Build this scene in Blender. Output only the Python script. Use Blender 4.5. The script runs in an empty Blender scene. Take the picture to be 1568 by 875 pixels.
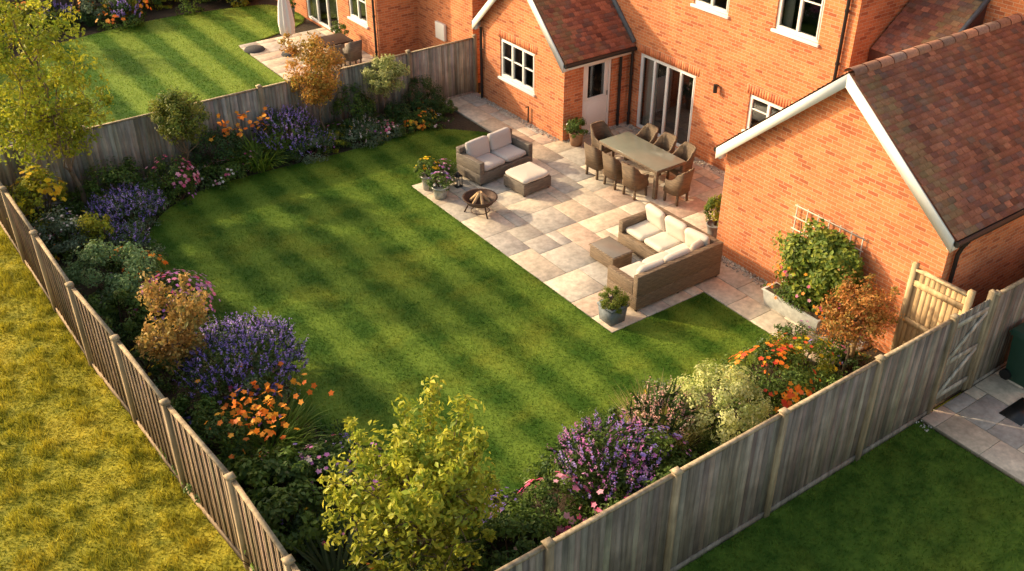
import bpy, numpy as np, math
from mathutils import Vector
rng=np.random.default_rng(7)
SC=bpy.context.scene
SC.view_settings.view_transform='Standard'; SC.view_settings.look='None'; SC.view_settings.exposure=0
# ---------------------------------------------------------------- mesh builder
class MB:
    def __init__(s): s.v=[];s.c=[];s.f={3:[],4:[]};s.m={3:[],4:[]};s.n=0
    def add(s,v,f,mat=0,col=(1,1,1)):
        v=np.asarray(v,float).reshape(-1,3);f=np.asarray(f,int);k=f.shape[1]
        c=np.asarray(col,float)
        if c.ndim==1:c=np.tile(c,(len(v),1))
        s.v.append(v);s.c.append(c);s.f[k].append(f+s.n);s.m[k].append(np.full(len(f),mat));s.n+=len(v)
    def hexa(s,p,mat=0,col=(1,1,1)):
        s.add(p,[[3,2,1,0],[4,5,6,7],[0,1,5,4],[1,2,6,5],[2,3,7,6],[3,0,4,7]],mat,col)
    def box(s,x0,x1,y0,y1,z0,z1,mat=0,col=(1,1,1)):
        s.hexa([(x0,y0,z0),(x1,y0,z0),(x1,y1,z0),(x0,y1,z0),(x0,y0,z1),(x1,y0,z1),(x1,y1,z1),(x0,y1,z1)],mat,col)
    def cbox(s,c,d,rz=0,mat=0,col=(1,1,1),tilt=(0,0)):
        x,y,z=[a/2 for a in d]
        p=np.array([(-x,-y,-z),(x,-y,-z),(x,y,-z),(-x,y,-z),(-x,-y,z),(x,-y,z),(x,y,z),(-x,y,z)])
        p[:,0]+=p[:,2]*tilt[0];p[:,1]+=p[:,2]*tilt[1]
        ca,sa=math.cos(rz),math.sin(rz)
        q=p.copy();q[:,0]=p[:,0]*ca-p[:,1]*sa;q[:,1]=p[:,0]*sa+p[:,1]*ca
        s.hexa(q+np.array(c),mat,col)
    def beam(s,p0,p1,w,h,mat=0,col=(1,1,1),up=(0,0,1)):
        p0=np.array(p0,float);p1=np.array(p1,float);d=p1-p0;d/=np.linalg.norm(d)
        sd=np.cross(d,up);sd/=np.linalg.norm(sd);u=np.cross(sd,d)
        a=sd*w/2;b=u*h/2
        s.hexa([p0-a-b,p0+a-b,p1+a-b,p1-a-b,p0-a+b,p0+a+b,p1+a+b,p1-a+b],mat,col)
    def tube(s,pts,rad,mat=0,col=(1,1,1),seg=8,cap=True):
        pts=np.array(pts,float);n=len(pts);rad=np.broadcast_to(rad,(n,))
        V=[]
        for i in range(n):
            d=pts[min(i+1,n-1)]-pts[max(i-1,0)];d/=np.linalg.norm(d)+1e-9
            a=np.cross(d,(0.12,1,0.05) if abs(d[1])<.9 else (1,0,0));a/=np.linalg.norm(a);b=np.cross(d,a)
            for k in range(seg):
                t=2*math.pi*k/seg;V.append(pts[i]+rad[i]*(a*math.cos(t)+b*math.sin(t)))
        F=[[i*seg+k,i*seg+(k+1)%seg,(i+1)*seg+(k+1)%seg,(i+1)*seg+k] for i in range(n-1) for k in range(seg)]
        s.add(V,F,mat,col)
        if cap:
            for i,fl in((0,1),(n-1,0)):
                cv=[pts[i]]+[V[i*seg+k] for k in range(seg)]
                s.add(cv,[[0,1+(k+1)%seg,1+k] if fl else [0,1+k,1+(k+1)%seg] for k in range(seg)],mat,col)
    def lathe(s,c,prof,mat=0,col=(1,1,1),seg=20,sx=1,sy=1,wob=None):
        V=[];n=len(prof)
        for i,(r,z) in enumerate(prof):
            for k in range(seg):
                t=2*math.pi*k/seg;q=r*(1+(wob(k,i) if wob else 0));V.append((c[0]+q*sx*math.cos(t),c[1]+q*sy*math.sin(t),c[2]+z))
        F=[[i*seg+k,i*seg+(k+1)%seg,(i+1)*seg+(k+1)%seg,(i+1)*seg+k] for i in range(n-1) for k in range(seg)]
        s.add(V,F,mat,col)
    def cushion(s,c,d,rz=0,mat=0,col=(1,1,1),e=.22,lean=0):
        nu,nv=40,14;sg=lambda x,p:np.sign(x)*np.abs(x)**p
        U=np.linspace(-math.pi,math.pi,nu,endpoint=False)+.04;W=np.linspace(-math.pi/2,math.pi/2,nv+1)
        P=[];mz=int(np.argmin(d));ax=[i for i in range(3) if i!=mz]
        for w in W:
            for u in U:
                q=[0,0,0];q[ax[0]]=sg(math.cos(w),.38)*sg(math.cos(u),e)*d[ax[0]]/2;q[ax[1]]=sg(math.cos(w),.38)*sg(math.sin(u),e)*d[ax[1]]/2;q[mz]=sg(math.sin(w),.75)*d[mz]/2*1.05
                P.append(q)
        P=np.array(P,float)
        P+=.007*np.sin(P[:,[1,2,0]]*23+c[0]*7)
        if lean:
            cl,sl=math.cos(lean),math.sin(lean);y=P[:,1]*cl-P[:,2]*sl;z=P[:,1]*sl+P[:,2]*cl;P[:,1]=y;P[:,2]=z
        ca,sa=math.cos(rz),math.sin(rz);Q=P.copy();Q[:,0]=P[:,0]*ca-P[:,1]*sa;Q[:,1]=P[:,0]*sa+P[:,1]*ca
        F=[[i*nu+k,i*nu+(k+1)%nu,(i+1)*nu+(k+1)%nu,(i+1)*nu+k] for i in range(nv) for k in range(nu)]
        s.add(Q+np.array(c),F if mz!=1 else [f[::-1] for f in F],mat,col)
    def obj(s,name,mats,parent=None,smooth=False,bevel=0,loc=None,rz=0,scale=1):
        me=bpy.data.meshes.new(name)
        V=np.concatenate(s.v);C=np.concatenate(s.c)
        fs=[];ms=[];tot=[]
        for k in(3,4):
            if s.f[k]:
                F=np.concatenate(s.f[k]);fs.append(F.ravel());ms.append(np.concatenate(s.m[k]));tot.append(np.full(len(F),k))
        L=np.concatenate(fs);M=np.concatenate(ms);T=np.concatenate(tot)
        me.vertices.add(len(V));me.vertices.foreach_set('co',V.astype(np.float32).ravel())
        me.loops.add(len(L));me.loops.foreach_set('vertex_index',L.astype(np.int32))
        me.polygons.add(len(T));st=np.concatenate([[0],np.cumsum(T)[:-1]])
        me.polygons.foreach_set('loop_start',st.astype(np.int32));me.polygons.foreach_set('loop_total',T.astype(np.int32))
        me.polygons.foreach_set('material_index',M.astype(np.int32))
        if smooth:me.polygons.foreach_set('use_smooth',np.ones(len(T),bool))
        me.update(calc_edges=True)
        a=me.color_attributes.new('Col','FLOAT_COLOR','POINT')
        a.data.foreach_set('color',np.hstack([C,np.ones((len(C),1))]).astype(np.float32).ravel())
        for m in mats:me.materials.append(m)
        o=bpy.data.objects.new(name,me);SC.collection.objects.link(o)
        if parent:o.parent=parent
        if loc is not None:o.location=loc
        o.rotation_euler[2]=rz;o.scale=(scale,)*3
        if bevel:
            b=o.modifiers.new('bevel','BEVEL');b.width=bevel;b.segments=2;b.limit_method='ANGLE'
        return o
def empty(name,loc=(0,0,0)):
    o=bpy.data.objects.new(name,None);SC.collection.objects.link(o);o.location=loc;return o
# ---------------------------------------------------------------- materials
def N(nt,t,**k):
    n=nt.nodes.new(t)
    for a,b in k.items():setattr(n,a,b)
    return n
def newmat(name):
    m=bpy.data.materials.new(name);m.use_nodes=True;nt=m.node_tree
    return m,nt,nt.nodes['Principled BSDF'],nt.nodes['Material Output']
def mth(nt,op,a,b=None,c=None):
    n=N(nt,'ShaderNodeMath',operation=op)
    for i,x in enumerate((a,b,c)):
        if x is None:continue
        if isinstance(x,(int,float)):n.inputs[i].default_value=x
        else:nt.links.new(x,n.inputs[i])
    return n.outputs[0]
def mixc(nt,fac,a,b,mode='MIX'):
    n=N(nt,'ShaderNodeMix',data_type='RGBA',blend_type=mode)
    for i,x in((0,fac),(6,a),(7,b)):
        if isinstance(x,(int,float)):n.inputs[i].default_value=x
        elif isinstance(x,tuple):n.inputs[i].default_value=(*x,1)
        else:nt.links.new(x,n.inputs[i])
    return n.outputs[2]
def noise(nt,vec,scale,detail=4,rough=.55):
    n=N(nt,'ShaderNodeTexNoise');n.inputs['Scale'].default_value=scale;n.inputs['Detail'].default_value=detail;n.inputs['Roughness'].default_value=rough
    if vec is not None:nt.links.new(vec,n.inputs['Vector'])
    return n.outputs[0]
def ramp(nt,fac,lo,hi,a=0.,b=1.):
    n=N(nt,'ShaderNodeMapRange');n.inputs[1].default_value=lo;n.inputs[2].default_value=hi;n.inputs[3].default_value=a;n.inputs[4].default_value=b
    nt.links.new(fac,n.inputs[0]);return n.outputs[0]
def pos(nt,scale=(1,1,1)):
    g=N(nt,'ShaderNodeNewGeometry');m=N(nt,'ShaderNodeVectorMath',operation='MULTIPLY');nt.links.new(g.outputs['Position'],m.inputs[0]);m.inputs[1].default_value=scale
    return m.outputs[0]
def bump(nt,h,bs,st=.5,dist=.01):
    b=N(nt,'ShaderNodeBump');b.inputs['Strength'].default_value=st;b.inputs['Distance'].default_value=dist
    nt.links.new(h,b.inputs['Height']);nt.links.new(b.outputs[0],bs.inputs['Normal'])
def amat(name,rough=.8,ns=8,lo=.75,hi=1.2,stretch=(1,1,1),bst=.4,bd=.01,spec=.3,metal=0,color=None,ns2=None,moss=None):
    m,nt,bs,out=newmat(name);p=pos(nt,stretch)
    n=noise(nt,p,ns,6,.6);v=ramp(nt,n,.3,.7,lo,hi)
    if ns2:
        v=mth(nt,'MULTIPLY',v,ramp(nt,noise(nt,pos(nt),ns2,3),.3,.7,.8,1.15))
    if color:base=color
    else:
        a=N(nt,'ShaderNodeAttribute',attribute_name='Col');base=a.outputs['Color']
    h=N(nt,'ShaderNodeVectorMath',operation='SCALE')
    if color:h.inputs[0].default_value=color
    else:nt.links.new(base,h.inputs[0])
    nt.links.new(v,h.inputs['Scale']);c=h.outputs[0]
    if moss:
        c=mixc(nt,ramp(nt,noise(nt,pos(nt),moss[1],5,.65),.52,.68,0,moss[2]),c,moss[0])
    nt.links.new(c,bs.inputs['Base Color'])
    bs.inputs['Roughness'].default_value=rough;bs.inputs['Specular IOR Level'].default_value=spec;bs.inputs['Metallic'].default_value=metal
    if bst:bump(nt,n,bs,bst,bd)
    return m
def leafmat():
    m,nt,bs,out=newmat('leaf');a=N(nt,'ShaderNodeAttribute',attribute_name='Col')
    nt.links.new(a.outputs['Color'],bs.inputs['Base Color']);bs.inputs['Roughness'].default_value=.5;bs.inputs['Specular IOR Level'].default_value=.25
    t=N(nt,'ShaderNodeBsdfTranslucent');nt.links.new(a.outputs['Color'],t.inputs['Color'])
    x=N(nt,'ShaderNodeMixShader');x.inputs[0].default_value=.42;nt.links.new(bs.outputs[0],x.inputs[1]);nt.links.new(t.outputs[0],x.inputs[2]);nt.links.new(x.outputs[0],out.inputs[0]);return m
def brickmat(name='brick'):
    m,nt,bs,out=newmat(name);g=N(nt,'ShaderNodeNewGeometry');s=N(nt,'ShaderNodeSeparateXYZ');nt.links.new(g.outputs['Position'],s.inputs[0])
    u=mth(nt,'ADD',s.outputs[0],s.outputs[1]);c=N(nt,'ShaderNodeCombineXYZ');nt.links.new(u,c.inputs[0]);nt.links.new(s.outputs[2],c.inputs[1])
    b=N(nt,'ShaderNodeTexBrick');nt.links.new(c.outputs[0],b.inputs['Vector'])
    b.inputs['Color1'].default_value=(.0,.0,.0,1);b.inputs['Color2'].default_value=(1,1,1,1);b.inputs['Mortar'].default_value=(.5,.5,.5,1)
    b.inputs['Scale'].default_value=1;b.inputs['Brick Width'].default_value=.225;b.inputs['Row Height'].default_value=.075;b.inputs['Mortar Size'].default_value=.006;b.inputs['Mortar Smooth'].default_value=.4
    cr=N(nt,'ShaderNodeValToRGB');nt.links.new(b.outputs[0],cr.inputs[0]);e=cr.color_ramp
    e.elements[0].position=0;e.elements[0].color=(.38,.11,.05,1);e.elements[1].position=1;e.elements[1].color=(.68,.245,.10,1)
    x=e.elements.new(.25);x.color=(.56,.178,.072,1)
    p=pos(nt);big=ramp(nt,noise(nt,p,.9,5,.65),.3,.7,.80,1.15);fine=ramp(nt,noise(nt,p,30,3),.3,.7,.86,1.14)
    cc=mixc(nt,b.outputs['Fac'],cr.outputs[0],(.58,.39,.26))
    sc=N(nt,'ShaderNodeVectorMath',operation='SCALE');nt.links.new(cc,sc.inputs[0]);nt.links.new(mth(nt,'MULTIPLY',big,fine),sc.inputs['Scale'])
    wth=ramp(nt,noise(nt,pos(nt,(.6,.6,2)),1.3,5,.6),.55,.75,0,.22)
    cf=mixc(nt,wth,sc.outputs[0],(.40,.22,.14))
    nt.links.new(cf,bs.inputs['Base Color']);bs.inputs['Roughness'].default_value=.85;bs.inputs['Specular IOR Level'].default_value=.2
    bump(nt,mth(nt,'SUBTRACT',fine,mth(nt,'MULTIPLY',b.outputs['Fac'],1.2)),bs,.6,.006);return m
def wickermat(name,c1,c2):
    m,nt,bs,out=newmat(name);tc=N(nt,'ShaderNodeTexCoord');s=N(nt,'ShaderNodeSeparateXYZ');nt.links.new(tc.outputs['Object'],s.inputs[0])
    u=mth(nt,'ADD',s.outputs[0],s.outputs[1])
    a=mth(nt,'SINE',mth(nt,'MULTIPLY',s.outputs[2],2*math.pi/.03));b=mth(nt,'SINE',mth(nt,'MULTIPLY',u,2*math.pi/.10))
    w=mth(nt,'MULTIPLY',a,b);n=noise(nt,pos(nt,(5,5,55)),1.2,4)
    f=ramp(nt,mth(nt,'ADD',mth(nt,'MULTIPLY',w,.6),mth(nt,'MULTIPLY',n,4)),.9,3.1)
    nt.links.new(mixc(nt,f,c1,c2),bs.inputs['Base Color']);bs.inputs['Roughness'].default_value=.6
    bump(nt,w,bs,.8,.006);return m
def grassmat(name,dark,light,stripe=None,yellow=(.2,.19,.02),yamt=.3,cross=.4,off=0,samp=.3,tr=.25,sp=.7):
    m,nt,bs,out=newmat(name);g=N(nt,'ShaderNodeNewGeometry');s=N(nt,'ShaderNodeSeparateXYZ');nt.links.new(g.outputs['Position'],s.inputs[0]);p=pos(nt,(1,1,0))
    n1=noise(nt,p,.8,5);n2=noise(nt,p,9,5,.7);n3=noise(nt,p,3.0,4)
    if stripe:
        wob=mth(nt,'MULTIPLY',mth(nt,'SUBTRACT',n1,.5),.22)
        sx=mth(nt,'SINE',mth(nt,'MULTIPLY',mth(nt,'ADD',mth(nt,'ADD',s.outputs[0],wob),off),2*math.pi/stripe));sy=mth(nt,'SINE',mth(nt,'MULTIPLY',mth(nt,'ADD',s.outputs[1],wob),2*math.pi/(stripe*1.05)))
        sx=ramp(nt,sx,-.6,.6,-1,1);sy=ramp(nt,sy,-.7,.7,-1,1)
        f=mth(nt,'ADD',mth(nt,'MULTIPLY',sx,samp),mth(nt,'MULTIPLY',sy,samp*cross))
        f=mth(nt,'ADD',f,.5)
        f=mth(nt,'ADD',f,mth(nt,'MULTIPLY',mth(nt,'SUBTRACT',n3,.5),.8))
        f=mth(nt,'ADD',f,mth(nt,'MULTIPLY',mth(nt,'SUBTRACT',n2,.5),sp))
    else:
        f=mth(nt,'ADD',.5,mth(nt,'MULTIPLY',mth(nt,'SUBTRACT',n3,.5),2.4))
        f=mth(nt,'ADD',f,mth(nt,'MULTIPLY',mth(nt,'SUBTRACT',n2,.5),1.4))
    f=ramp(nt,f,0,1);c=mixc(nt,f,dark,light)
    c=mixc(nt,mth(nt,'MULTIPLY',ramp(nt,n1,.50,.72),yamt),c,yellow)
    a=N(nt,'ShaderNodeAttribute',attribute_name='Col');c=mixc(nt,1.,c,a.outputs['Color'],'MULTIPLY')
    nt.links.new(c,bs.inputs['Base Color']);bs.inputs['Roughness'].default_value=.7;bs.inputs['Specular IOR Level'].default_value=.15
    bump(nt,n2,bs,.6,.03)
    t=N(nt,'ShaderNodeBsdfTranslucent');nt.links.new(c,t.inputs['Color']);x=N(nt,'ShaderNodeMixShader');x.inputs[0].default_value=tr
    nt.links.new(bs.outputs[0],x.inputs[1]);nt.links.new(t.outputs[0],x.inputs[2]);nt.links.new(x.outputs[0],out.inputs[0]);return m
def glassmat():
    m,nt,bs,out=newmat('window_glass');nt.nodes.remove(bs)
    g=N(nt,'ShaderNodeBsdfGlossy');g.inputs['Roughness'].default_value=.03;t=N(nt,'ShaderNodeBsdfTransparent');t.inputs[0].default_value=(.75,.8,.8,1)
    f=N(nt,'ShaderNodeFresnel');f.inputs[0].default_value=1.6;x=N(nt,'ShaderNodeMixShader')
    nt.links.new(mth(nt,'MULTIPLY_ADD',f.outputs[0],1.,.14),x.inputs[0]);nt.links.new(t.outputs[0],x.inputs[1]);nt.links.new(g.outputs[0],x.inputs[2]);nt.links.new(x.outputs[0],out.inputs[0]);return m
BR=brickmat();LEAF=leafmat();GL=glassmat()
WHT=amat('white_upvc',.4,5,.97,1.03,bst=0,color=(.83,.81,.77),spec=.5)
DARK=amat('dark_interior',.9,3,.8,1.2,bst=0,color=(.03,.03,.032))
CURT=amat('curtain',.9,40,.85,1.1,(8,8,.2),bst=.3,color=(.6,.56,.5))
TILE=amat('roof_tile',.85,25,.75,1.2,ns2=1.2,bst=.4,moss=((.22,.18,.10),2.2,.35))
LEAD=amat('lead',.6,10,.8,1.2,color=(.13,.15,.17))
BLK=amat('black_plastic',.4,10,.9,1.1,bst=0,color=(.014,.014,.015),spec=.5)
STONE=amat('sandstone',.75,4,.82,1.12,bst=.35,bd=.006,ns2=11)
JOINT=amat('joint_mortar',.95,20,.7,1.2,color=(.36,.31,.25))
WOOD=amat('fence_wood',.85,12,.5,1.35,(1,1,.08),bst=.5,bd=.006,ns2=3.2)
BARK=amat('bark',.9,20,.6,1.3,(1,1,.3),bst=.7,bd=.01)
SOIL=amat('soil',.95,18,.5,1.5,bst=1,bd=.04,color=(.06,.042,.025),ns2=3)
FAB=amat('cushion_fabric',.9,60,.93,1.05,bst=.15,bd=.002)
WICK=wickermat('wicker',(.07,.055,.042),(.27,.21,.16))
WICKT=wickermat('wicker_tan',(.07,.045,.027),(.30,.205,.125))
WICKC=wickermat('wicker_chair',(.05,.033,.02),(.26,.165,.09))
METAL=amat('galvanised',.45,12,.8,1.15,bst=.1,metal=.3,spec=.5)
TERRA=amat('pot_clay',.8,12,.8,1.2,bst=.2)
RUST=amat('fire_bowl_iron',.6,15,.6,1.3,color=(.07,.04,.028),metal=.4)
GLASSTOP=amat('table_glass',.12,3,.9,1.1,bst=0,color=(.20,.21,.17),spec=.6)
PEB=amat('gravel',.85,30,.8,1.2,bst=.2)
# ---------------------------------------------------------------- vegetation helpers
def nrmz(a):return a/(np.linalg.norm(a,axis=1,keepdims=True)+1e-9)
def leaves(mb,P,Nn,L,col,asp=.5,mat=0,fold=.15,T=None):
    n=len(P);Nn=nrmz(Nn)
    if T is None:T=rng.normal(size=(n,3))
    T=nrmz(T-Nn*(T*Nn).sum(1,keepdims=True));S=np.cross(Nn,T)
    L=np.broadcast_to(L,(n,))[:,None]
    V=np.stack([P-T*L*.5,P+S*L*asp*.5+Nn*L*fold,P+T*L*.5,P-S*L*asp*.5+Nn*L*fold],1).reshape(-1,3)
    i=np.arange(n)[:,None]*4
    F=np.concatenate([i+[0,2,1],i+[0,3,2]])
    mb.add(V,F,mat,np.repeat(col,4,0))
def pal(cols,n,var=.25):
    c=np.array(cols,float)[rng.integers(0,len(cols),n)];return np.clip(c*(1+rng.normal(size=(n,1))*var).clip(.35,1.9),0,1)
def cloud(c,rad,n,ncl,cr,inner=.5,zmin=.03,up=.35):
    c=np.array(c,float);rad=np.array(rad,float)
    d=nrmz(rng.normal(size=(ncl,3)));d[:,2]=np.abs(d[:,2])*np.where(rng.random(ncl)<.75,1,-1)
    C=d*(inner+(1.06-inner)*rng.random((ncl,1))**.6)
    sz=rng.uniform(.55,1.35,ncl);k=rng.integers(0,ncl,n)
    o=nrmz(rng.normal(size=(n,3)))*rng.random((n,1))**.45
    P=c+(C[k]+o*cr*sz[k][:,None])*rad
    P[:,2]=np.maximum(P[:,2],zmin+rng.random(n)*.05)
    Nn=nrmz(o*1.0+C[k]*.6+rng.normal(size=(n,3))*.45+[0,0,up])
    return P,Nn,k
def petals(mb,P,Nn,size,col,np_=5,mat=0):
    n=len(P);Nn=nrmz(Nn);T0=rng.normal(size=(n,3));T0=nrmz(T0-Nn*(T0*Nn).sum(1,keepdims=True));S0=np.cross(Nn,T0)
    for k in range(np_):
        a=2*math.pi*k/np_;T=T0*math.cos(a)+S0*math.sin(a);T=T+Nn*.25
        sz=np.broadcast_to(size,(n,))
        leaves(mb,P+T*(sz*.5)[:,None],Nn,sz,col,asp=.8,mat=mat,fold=.1,T=T)
def blades(mb,c,r,n,L,w,cols,droop=.6,mat=0,spread=.6,seg=5):
    a=rng.random(n)*2*math.pi;rr=r*np.sqrt(rng.random(n));B=np.stack([c[0]+rr*np.cos(a),c[1]+rr*np.sin(a),np.full(n,c[2])],1)
    a2=a+rng.normal(size=n)*.5;h=np.stack([np.cos(a2),np.sin(a2),0*a2],1);sd=np.stack([-np.sin(a2),np.cos(a2),0*a2],1)
    LL=L*rng.uniform(.65,1.15,n);sp=spread*rng.uniform(.3,1.2,n)
    V=[]
    for i in range(seg+1):
        t=i/seg;out=LL*(sp*t+.25*t*t);z=LL*(t*1.0-droop*t*t*sp*1.2)
        p=B+h*out[:,None];p[:,2]+=z;ww=w*(1-t**2*.95)*.5
        V+= [p-sd*ww,p+sd*ww]
    V=np.stack(V,1).reshape(-1,3);i0=np.arange(n)[:,None]*(2*(seg+1))
    F=np.concatenate([i0+[2*i,2*i+1,2*i+3,2*i+2] for i in range(seg)])
    mb.add(V,F,mat,np.repeat(pal(cols,n,.2),2*(seg+1),0));return B
def spikes(mb,c,rad,n,slen,cols,m=14,size=.03,mat=0,stem=(.09,.15,.045)):
    c=np.array(c,float);d=nrmz(rng.normal(size=(n,3)));d[:,2]=np.abs(d[:,2]);B=c+d*np.array(rad)*rng.uniform(.8,1.08,(n,1))
    ax=nrmz(d*.6+[0,0,.8]+rng.normal(size=(n,3))*.15);sl=slen*rng.uniform(.6,1.3,n)
    k=np.repeat(np.arange(n),m);t=rng.random(n*m)
    P=B[k]+ax[k]*(sl[k]*t)[:,None]+rng.normal(size=(n*m,3))*.012
    pc=pal(cols,n,.2)[k]*rng.uniform(.8,1.2,(n*m,1))
    leaves(mb,P,rng.normal(size=(n*m,3))+[0,0,.4],size*(1.2-t*.6),np.clip(pc,0,1),asp=.8,mat=mat)
    leaves(mb,B+ax*(sl*.3)[:,None],rng.normal(size=(n,3)),sl*1.4,np.tile(stem,(n,1)),asp=.03,mat=mat,T=ax)
G1=[(.10,.165,.027),(.13,.205,.034),(.075,.13,.033),(.165,.23,.04)]
GD=[(.048,.098,.025),(.06,.12,.032),(.07,.125,.04)]
GY=[(.33,.35,.03),(.42,.39,.035),(.21,.26,.03),(.50,.44,.04)]
GV=[(.42,.45,.14),(.58,.58,.26),(.22,.28,.08)]
GG=[(.19,.25,.14),(.25,.31,.19),(.14,.19,.10)]
CO=[(.50,.27,.08),(.42,.28,.07),(.60,.38,.11),(.27,.24,.07)]
RD=[(.50,.17,.05),(.40,.22,.06),(.60,.29,.08),(.22,.21,.05)]
PUR=[(.42,.29,.74),(.54,.40,.84),(.35,.23,.66)]
MAG=[(.70,.24,.58),(.62,.22,.62),(.78,.38,.68)]
PNK=[(.92,.28,.44),(.93,.45,.57),(.80,.12,.27)]
ORG=[(.97,.28,.03),(.93,.21,.02),(.98,.40,.04)]
REDF=[(.85,.10,.05),(.93,.20,.05)]
YEL=[(.92,.62,.03),(.88,.52,.03)]
WHF=[(.8,.7,.64),(.82,.6,.58)]
def bush(name,x,y,r,h,cols,n=2600,leaf=.06,ncl=34,cr=.3,fl=(),ry=None,asp=.5,z0=0,inner=.6,mb=None,var=.28):
    own=mb is None;mb=mb or MB();ry=ry or r;c=(x,y,z0+h*.42);rad=(r,ry,h*.55)
    P,Nn,k=cloud(c,rad,n,ncl,cr,inner,zmin=z0+.02);cv=pal(cols,ncl,.18)[k]*.55+pal(cols,n,var)*.45
    leaves(mb,P,Nn,leaf*rng.uniform(.6,1.3,n),cv,asp)
    for i in range(5):
        a=rng.random()*6.28;mb.tube([(x,y,z0),(x+math.cos(a)*r*.3,y+math.sin(a)*ry*.3,z0+h*.4),(x+math.cos(a)*r*.6,y+math.sin(a)*ry*.6,z0+h*.75)],[.018,.012,.005],1,(.08,.05,.03),5)
    for f in fl:
        kind,fc,cnt,sz=f[:4]
        if kind=='s':spikes(mb,c,rad,cnt,f[4] if len(f)>4 else .2,fc,size=sz)
        else:
            ncf=max(4,cnt//6);d=nrmz(rng.normal(size=(ncf,3)));d[:,2]=np.abs(d[:,2])*1.1;d=nrmz(d)
            kk=rng.integers(0,ncf,cnt);dd=nrmz(d[kk]+rng.normal(size=(cnt,3))*.2);FP=np.array(c)+dd*np.array(rad)*rng.uniform(1.0,1.18,(cnt,1));FP[:,2]=np.maximum(FP[:,2],z0+.08)
            petals(mb,FP,dd+[0,0,.5],sz*rng.uniform(.6,1.15,cnt),pal(fc,cnt,.15))
    if own:return mb.obj(name,[LEAF,BARK])
def limb(a,b,n=5,j=.08):
    a=np.array(a,float);b=np.array(b,float);t=np.linspace(0,1,n)[:,None];P=a+(b-a)*t;L=np.linalg.norm(b-a)
    P[1:-1]+=rng.normal(size=(n-2,3))*j*L*.5;return P
def tree(name,x,y,h,cz,rad,cols,n=5000,leaf=.09,lean=(0,0),tr=.05,nl=16,cr=.24,asp=.55,up=.3,bark=(.2,.14,.09),stake=False,spiky=0,dense=0):
    mb=MB();c=np.array([x+lean[0],y+lean[1],cz]);rad=np.array(rad,float)
    top=c+[0,0,rad[2]*.8];tk=limb((x,y,0),top,9,.03);tk[0]=(x,y,0)
    mb.tube(tk,np.linspace(tr,tr*.15,9),1,bark,8)
    cl=[];
    for i in range(nl):
        t=rng.uniform(.35,.95);b=tk[int(t*8)]
        d=nrmz(rng.normal(size=(1,3)))[0];e=c+d*rad*rng.uniform(.6,.98)
        if e[2]<b[2]-.1:b=tk[4]
        L=limb(b,e,5,.12);mb.tube(L,np.linspace(tr*.4,.006,5),1,bark,5,False);cl+=[L[2],L[3],L[4]]
        for _ in range(3):
            e2=L[3]+nrmz(rng.normal(size=(1,3)))[0]*rad*.4;q=(e2-c)/rad;q/=max(1,np.linalg.norm(q));e2=c+q*rad
            mb.tube(limb(L[3],e2,3),[.008,.006,.003],1,bark,4,False);cl.append(e2)
    for i in range(spiky):
        a=rng.random()*6.28;q=rng.random()**.5*.8;b=c+np.array([math.cos(a)*q,math.sin(a)*q,.6])*rad;e=b+np.array([math.cos(a)*q*.3,math.sin(a)*q*.3,rng.uniform(.35,.7)])*rad[2]*.8
        mb.tube(limb(b,e,3),[.008,.006,.003],1,bark,4,False);cl+=[b,(b+e)/2,e]
    cl=np.array(cl);m=len(cl);k=rng.integers(0,m,n);o=nrmz(rng.normal(size=(n,3)))*rng.random((n,1))**.5
    sz=rng.uniform(.5,1.25,m)
    P=cl[k]+o*(cr*rad.mean())*sz[k][:,None]*[1,1,.8];Nn=o*.7+rng.normal(size=(n,3))*.6+[0,0,up]
    cc=pal(cols,m,.15)[k]*.45+pal(cols,n,.25)*.55
    leaves(mb,P,Nn,leaf*rng.uniform(.6,1.3,n),cc,asp)
    if dense:
        P,Nn,k=cloud(c,rad*.9,dense,50,.3,.35);leaves(mb,P,Nn,leaf*rng.uniform(.6,1.3,dense),pal(cols,50,.15)[k]*.5+pal(cols,dense,.25)*.5,asp)
    if stake:
        mb.beam((x+.16,y,0),(x+.16,y,1.25),.06,.06,1,(.4,.27,.14),up=(0,1,0));mb.beam((x,y,1.1),(x+.16,y,1.1),.03,.03,1,(.05,.04,.03))
    return mb.obj(name,[LEAF,BARK])
# ---------------------------------------------------------------- ground & lawns
def inpoly(P,poly):
    x,y=P[:,0],P[:,1];r=np.zeros(len(P),bool);n=len(poly)
    for i in range(n):
        x0,y0=poly[i];x1,y1=poly[(i+1)%n]
        c=((y0>y)!=(y1>y))&(x<(x1-x0)*(y-y0)/(y1-y0+1e-12)+x0);r^=c
    return r
def polyobj(name,poly,z,mat,th=.05,grass=None,parent=None):
    import bmesh
    bm=bmesh.new();vs=[bm.verts.new((a,b,z)) for a,b in poly];f=bm.faces.new(vs)
    bmesh.ops.recalc_face_normals(bm,faces=[f])
    if f.normal.z<0:f.normal_flip()
    bmesh.ops.triangulate(bm,faces=[f])
    bm.verts.index_update();V=[v.co[:] for v in bm.verts];F=[[v.index for v in q.verts] for q in bm.faces];bm.free()
    mb=MB();mb.add(V,F);n=len(poly)
    for i in range(n):
        a=poly[i];b=poly[(i+1)%n];mb.add([(a[0],a[1],z-th),(b[0],b[1],z-th),(b[0],b[1],z),(a[0],a[1],z)],[[0,1,2,3]])
    if grass:
        dens,hh,ww=grass;A=np.array(poly);lo,hi=A.min(0)-.03,A.max(0)+.03;cnt=int(dens*np.prod(hi-lo));P=lo+rng.random((cnt,2))*(hi-lo);P=P[inpoly(P+rng.normal(size=P.shape)*.014,poly)]
        tuft(mb,P,z,hh,ww)
    return mb.obj(name,[mat],parent)
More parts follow.
